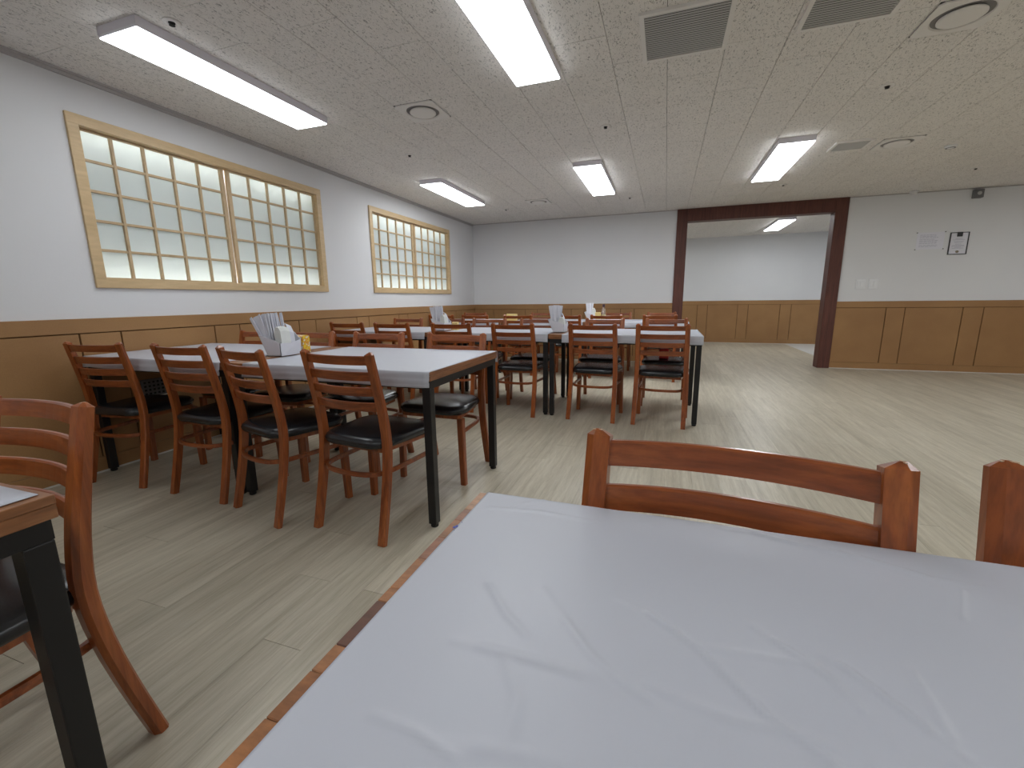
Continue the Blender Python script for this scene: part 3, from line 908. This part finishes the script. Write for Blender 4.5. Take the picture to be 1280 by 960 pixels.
# middle row, near side
chair(-3.045, 3.845, 0, K + 'middle row near side, first from the left wall', R2)
chair(-2.505, 3.840, -2, K + 'middle row near side, second from the left wall', R2)
chair(-1.880, 3.860, 0, K + 'middle row near side, in front of the second caddy from left', R2)
chair(-1.262, 3.860, -3, K + 'middle row near side, left of the thick double table leg', R2)
chair(-.555, 3.875, -4, K + 'middle row near side, just right of the thick double table leg', R2)
chair(.002, 3.865, -4, K + 'middle row near side, nearest the open floor on the right', R2)
# middle row, far side
chair(-2.975, 4.500, 180, K + 'middle row far side, closest to the left wall', R2)
chair(-2.420, 4.500, 179, K + 'middle row far side, behind the left-hand caddy', R2)
chair(-1.885, 4.490, 183, K + 'middle row far side, between the two caddies', R2)
chair(-1.320, 4.490, 180, K + 'middle row far side, behind the right-hand caddy', R2)
chair(-.600, 4.560, 180, K + 'middle row far side, second from the right end', R2)
chair(.020, 4.560, 180, K + 'middle row far side, at the open right end', R2)
# back row
chair(-3.100, 5.955, 0, K + 'back row near side, in the left corner', R3)
chair(-2.560, 5.955, 0, K + 'back row near side, second from the left corner', R3)
chair(-1.915, 5.955, 0, K + 'back row near side, in front of the yellow box', R3)
chair(-1.245, 5.955, 0, K + 'back row near side, partly behind the middle-row caddy', R3)
chair(-.712, 5.955, 0, K + 'back row near side, in front of the small bottle', R3)
chair(-.055, 5.955, 0, K + 'back row near side, rightmost, near the doorway', R3)
chair(-3.050, 6.700, 180, K + 'back row far side, in the left corner', R3)
chair(-1.850, 6.700, 180, K + 'back row far side, against the back wall at mid row', R3)
chair(-.675, 6.700, 181, K + 'back row far side, right of the small bottle', R3)
chair(-.045, 6.700, 180, K + 'back row far side, closest to the doorway casing', R3)

# ================================================================= THINGS ON THE TABLES
def rotm(ax, ay):
    return Matrix.Rotation(ay, 4, 'Y') @ Matrix.Rotation(ax, 4, 'X')
sleeve_mesh = {}
def caddy(x, y, label, glabel, n, rows=2, seed=1, lean=(-.46, .02), nk=1.0):
    """x, y: left near corner of the base"""
    rnd = random.Random(seed)
    zb = TZ + .0065
    t = empty('napkin_caddy', (x, y, zb), label=label, cat='caddy', group='white table caddies')
    W, D = .098, .148; th = .003
    # body: side profile across x, flaring to the left, tall left compartment, low right one
    def sheet(nm, pts, thick, ax):
        bm = bmesh.new(); rings(bm, [[tuple(p) for p in pts], [(p[0] + (thick if ax == 0 else 0), p[1] + (thick if ax == 1 else 0), p[2] + (thick if ax == 2 else 0)) for p in pts]])
        return make(nm, bm, M_caddy, t)
    sheet('base', [(0, 0, 0), (W, 0, 0), (W, D, 0), (0, D, 0)], th, 2)
    front = lambda yy: [(0, yy, 0), (W, yy, 0), (W, yy, .072), (.045, yy, .092), (-.055, yy, .118)]
    sheet('front_panel', front(0), th, 1)
    back = lambda yy: [(0, yy, 0), (W, yy, 0), (W + .006, yy, .085), (.060, yy, .128), (-.055, yy, .125)]
    sheet('back_panel', back(D - th), th, 1)
    sheet('left_panel', [(0, 0, 0), (0, D, 0), (-.055, D, .122), (-.055, 0, .118)], th, 0)
    sheet('right_panel', [(W, 0, 0), (W, D, 0), (W + .006, D, .085), (W, D * .55, .070), (W, 0, .072)], -th, 0)
    sheet('divider', [(.046, th, th), (.046, D - th, th), (.034, D - th, .095), (.034, th, .086)], th, 0)
    # napkins standing in the right compartment
    bm = bmesh.new()
    prof = [(0, 0), (.036, 0), (.042, .08), (.038, .135), (.024, .158), (.002, .156), (-.010, .12)]
    rings(bm, [[(.053 + a, .018, .004 + b * nk) for a, b in prof], [(.053 + a * 1.02, .050, .004 + b * 1.03 * nk) for a, b in prof], [(.053 + a, .085, .004 + b * .97 * nk) for a, b in prof]])
    obj('napkin_stack', mesh_from(bm, 'napkin_stack', M_napkin), None, (x, y, zb), label='pale stack of paper napkins standing in the ' + glabel, cat='napkins', group='napkin stacks in the caddies')
    bm = bmesh.new()
    cv_ = [(0, 0), (.016, .07), (.012, .13), (-.006, .172), (-.018, .178), (-.020, .173), (-.010, .166), (.007, .13), (.011, .07), (-.003, 0)]
    rings(bm, [[(.062 + a, .095, .004 + b) for a, b in cv_], [(.066 + a, .128, .004 + b * .92) for a, b in cv_]])
    obj('folded_napkin', mesh_from(bm, 'folded_napkin', M_sleeve), None, (x, y, zb), label='single folded napkin curling up in the ' + glabel, cat='napkin', group='curled napkins in the caddies')
    # paper sleeves with chopsticks
    L_ = .232
    if 'm' not in sleeve_mesh:
        bm = bmesh.new(); w2 = .0115
        rings(bm, [[(-w2, -.0022, 0), (w2, -.0022, 0), (w2, .0022, 0), (-w2, .0022, 0)], [(-w2, -.0028, L_ * .9), (w2, -.0028, L_ * .9), (w2, .0028, L_ * .9), (-w2, .0028, L_ * .9)],
                   [(-w2, -.0006, L_), (w2, -.0006, L_), (w2, .0006, L_), (-w2, .0006, L_)]])
        sleeve_mesh['m'] = mesh_from(bm, 'chopstick_sleeve', M_sleeve)
    per = int(math.ceil(n / rows))
    for i in range(n):
        r_, c_ = i // per, i % per
        f = c_ / max(1, per - 1)
        ay = lerp(lean[0], lean[1], f) + rnd.uniform(-.02, .02)
        o = obj('chopstick_sleeve', sleeve_mesh['m'])
        bx = lerp(-.006, .020, f)
        o.matrix_world = Matrix.Translation((x + bx + .004, y + .022 + r_ * .036 + (c_ % 3) * .011, zb + .007 + rnd.uniform(0, .006))) @ Matrix.Rotation(ay, 4, 'Y') @ Matrix.Rotation(rnd.uniform(-.05, .05), 4, 'X') @ Matrix.Rotation(rnd.uniform(-.4, .4), 4, 'Z')
        tag(o, 'white paper chopstick sleeve standing in the ' + glabel, 'chopsticks', 'paper chopstick sleeves in the ' + glabel)
    return t
caddy(-2.134, 1.885, 'nearest white caddy crammed with long paper sleeves, front row', 'front-row caddy', 27, 3, 1, (-.50, -.10))
caddy(-.962, 3.935, 'white paper-filled caddy on the bare end strip of the right middle-row table', 'right-hand middle-row caddy', 18, 3, 2, (-.20, .10), .82)
caddy(-2.190, 3.950, 'white paper-filled caddy of the middle row nearer the left wall', 'left-hand middle-row caddy', 18, 3, 3, (-.26, -.02), .95)
caddy(-1.000, 6.090, 'farthest white caddy with sleeves and a pile of napkins, back row', 'back-row caddy', 15, 3, 4, (-.10, .10), 1.05)

def carton(x, y, w, d, h, m, label, rz=0):
    t = empty('carton', (x, y, TZ + .0006), rz, label=label, cat='box')
    make('carton_body', boxm((-w / 2, -d / 2, 0), (w / 2, d / 2, h * .93), .0015), m, t)
    bm = bmesh.new(); rings(bm, [[(-w / 2, -d / 2, h * .93), (w / 2, -d / 2, h * .93), (w / 2, d / 2, h * .93), (-w / 2, d / 2, h * .93)],
                                 [(-w / 2, -.003, h), (w / 2, -.003, h), (w / 2, .003, h), (-w / 2, .003, h)]])
    make('carton_lid', bm, m, t)
carton(-2.112, 2.115, .085, .055, .108, M_yellow, 'yellow and orange printed carton behind the front-row caddy')
carton(-2.055, 4.130, .060, .05, .085, M_yellow2, 'small yellow carton right of the left-hand middle-row caddy')
carton(-2.135, 6.160, .150, .07, .100, M_yellow2, 'pale yellow box standing alone on the central back-row table')
carton(-.872, 6.140, .070, .06, .120, M_yellow2, 'small yellow box between the back-row caddy and the bottle')
t = empty('sauce_bottle', (-.795, 6.130, TZ + .0035), label='small clear bottle with a dark cap on the back-row table', cat='bottle')
bm = bmesh.new(); lathe(bm, [(.027, 0), (.030, .006), (.030, .130), (.024, .160), (.014, .178), (.014, .195)], 20); make('bottle_body', bm, M_glass, t, smooth=True)
bm = bmesh.new(); lathe(bm, [(.018, .190), (.018, .222), (.014, .226), (.001, .226)], 18); make('cap', bm, M_cap, t, smooth=True)
bm = bmesh.new(); lathe(bm, [(.026, .004), (.027, .008), (.027, .085), (.020, .088), (.001, .088)], 18); make('sauce', bm, M_yellow2, t, smooth=True)
t = empty('red_pouch', (.010, 4.46, .4675), label='red pouch lying on the seat of the rightmost far-side middle-row chair', cat='pouch')
bm = boxm((-.045, -.05, 0), (.045, .05, .095), .015, 3); make('pouch_body', bm, M_red, t, smooth=True)
make('pouch_flap', boxm((-.044, -.053, .040), (.044, -.049, .078), .001), M_red, t)
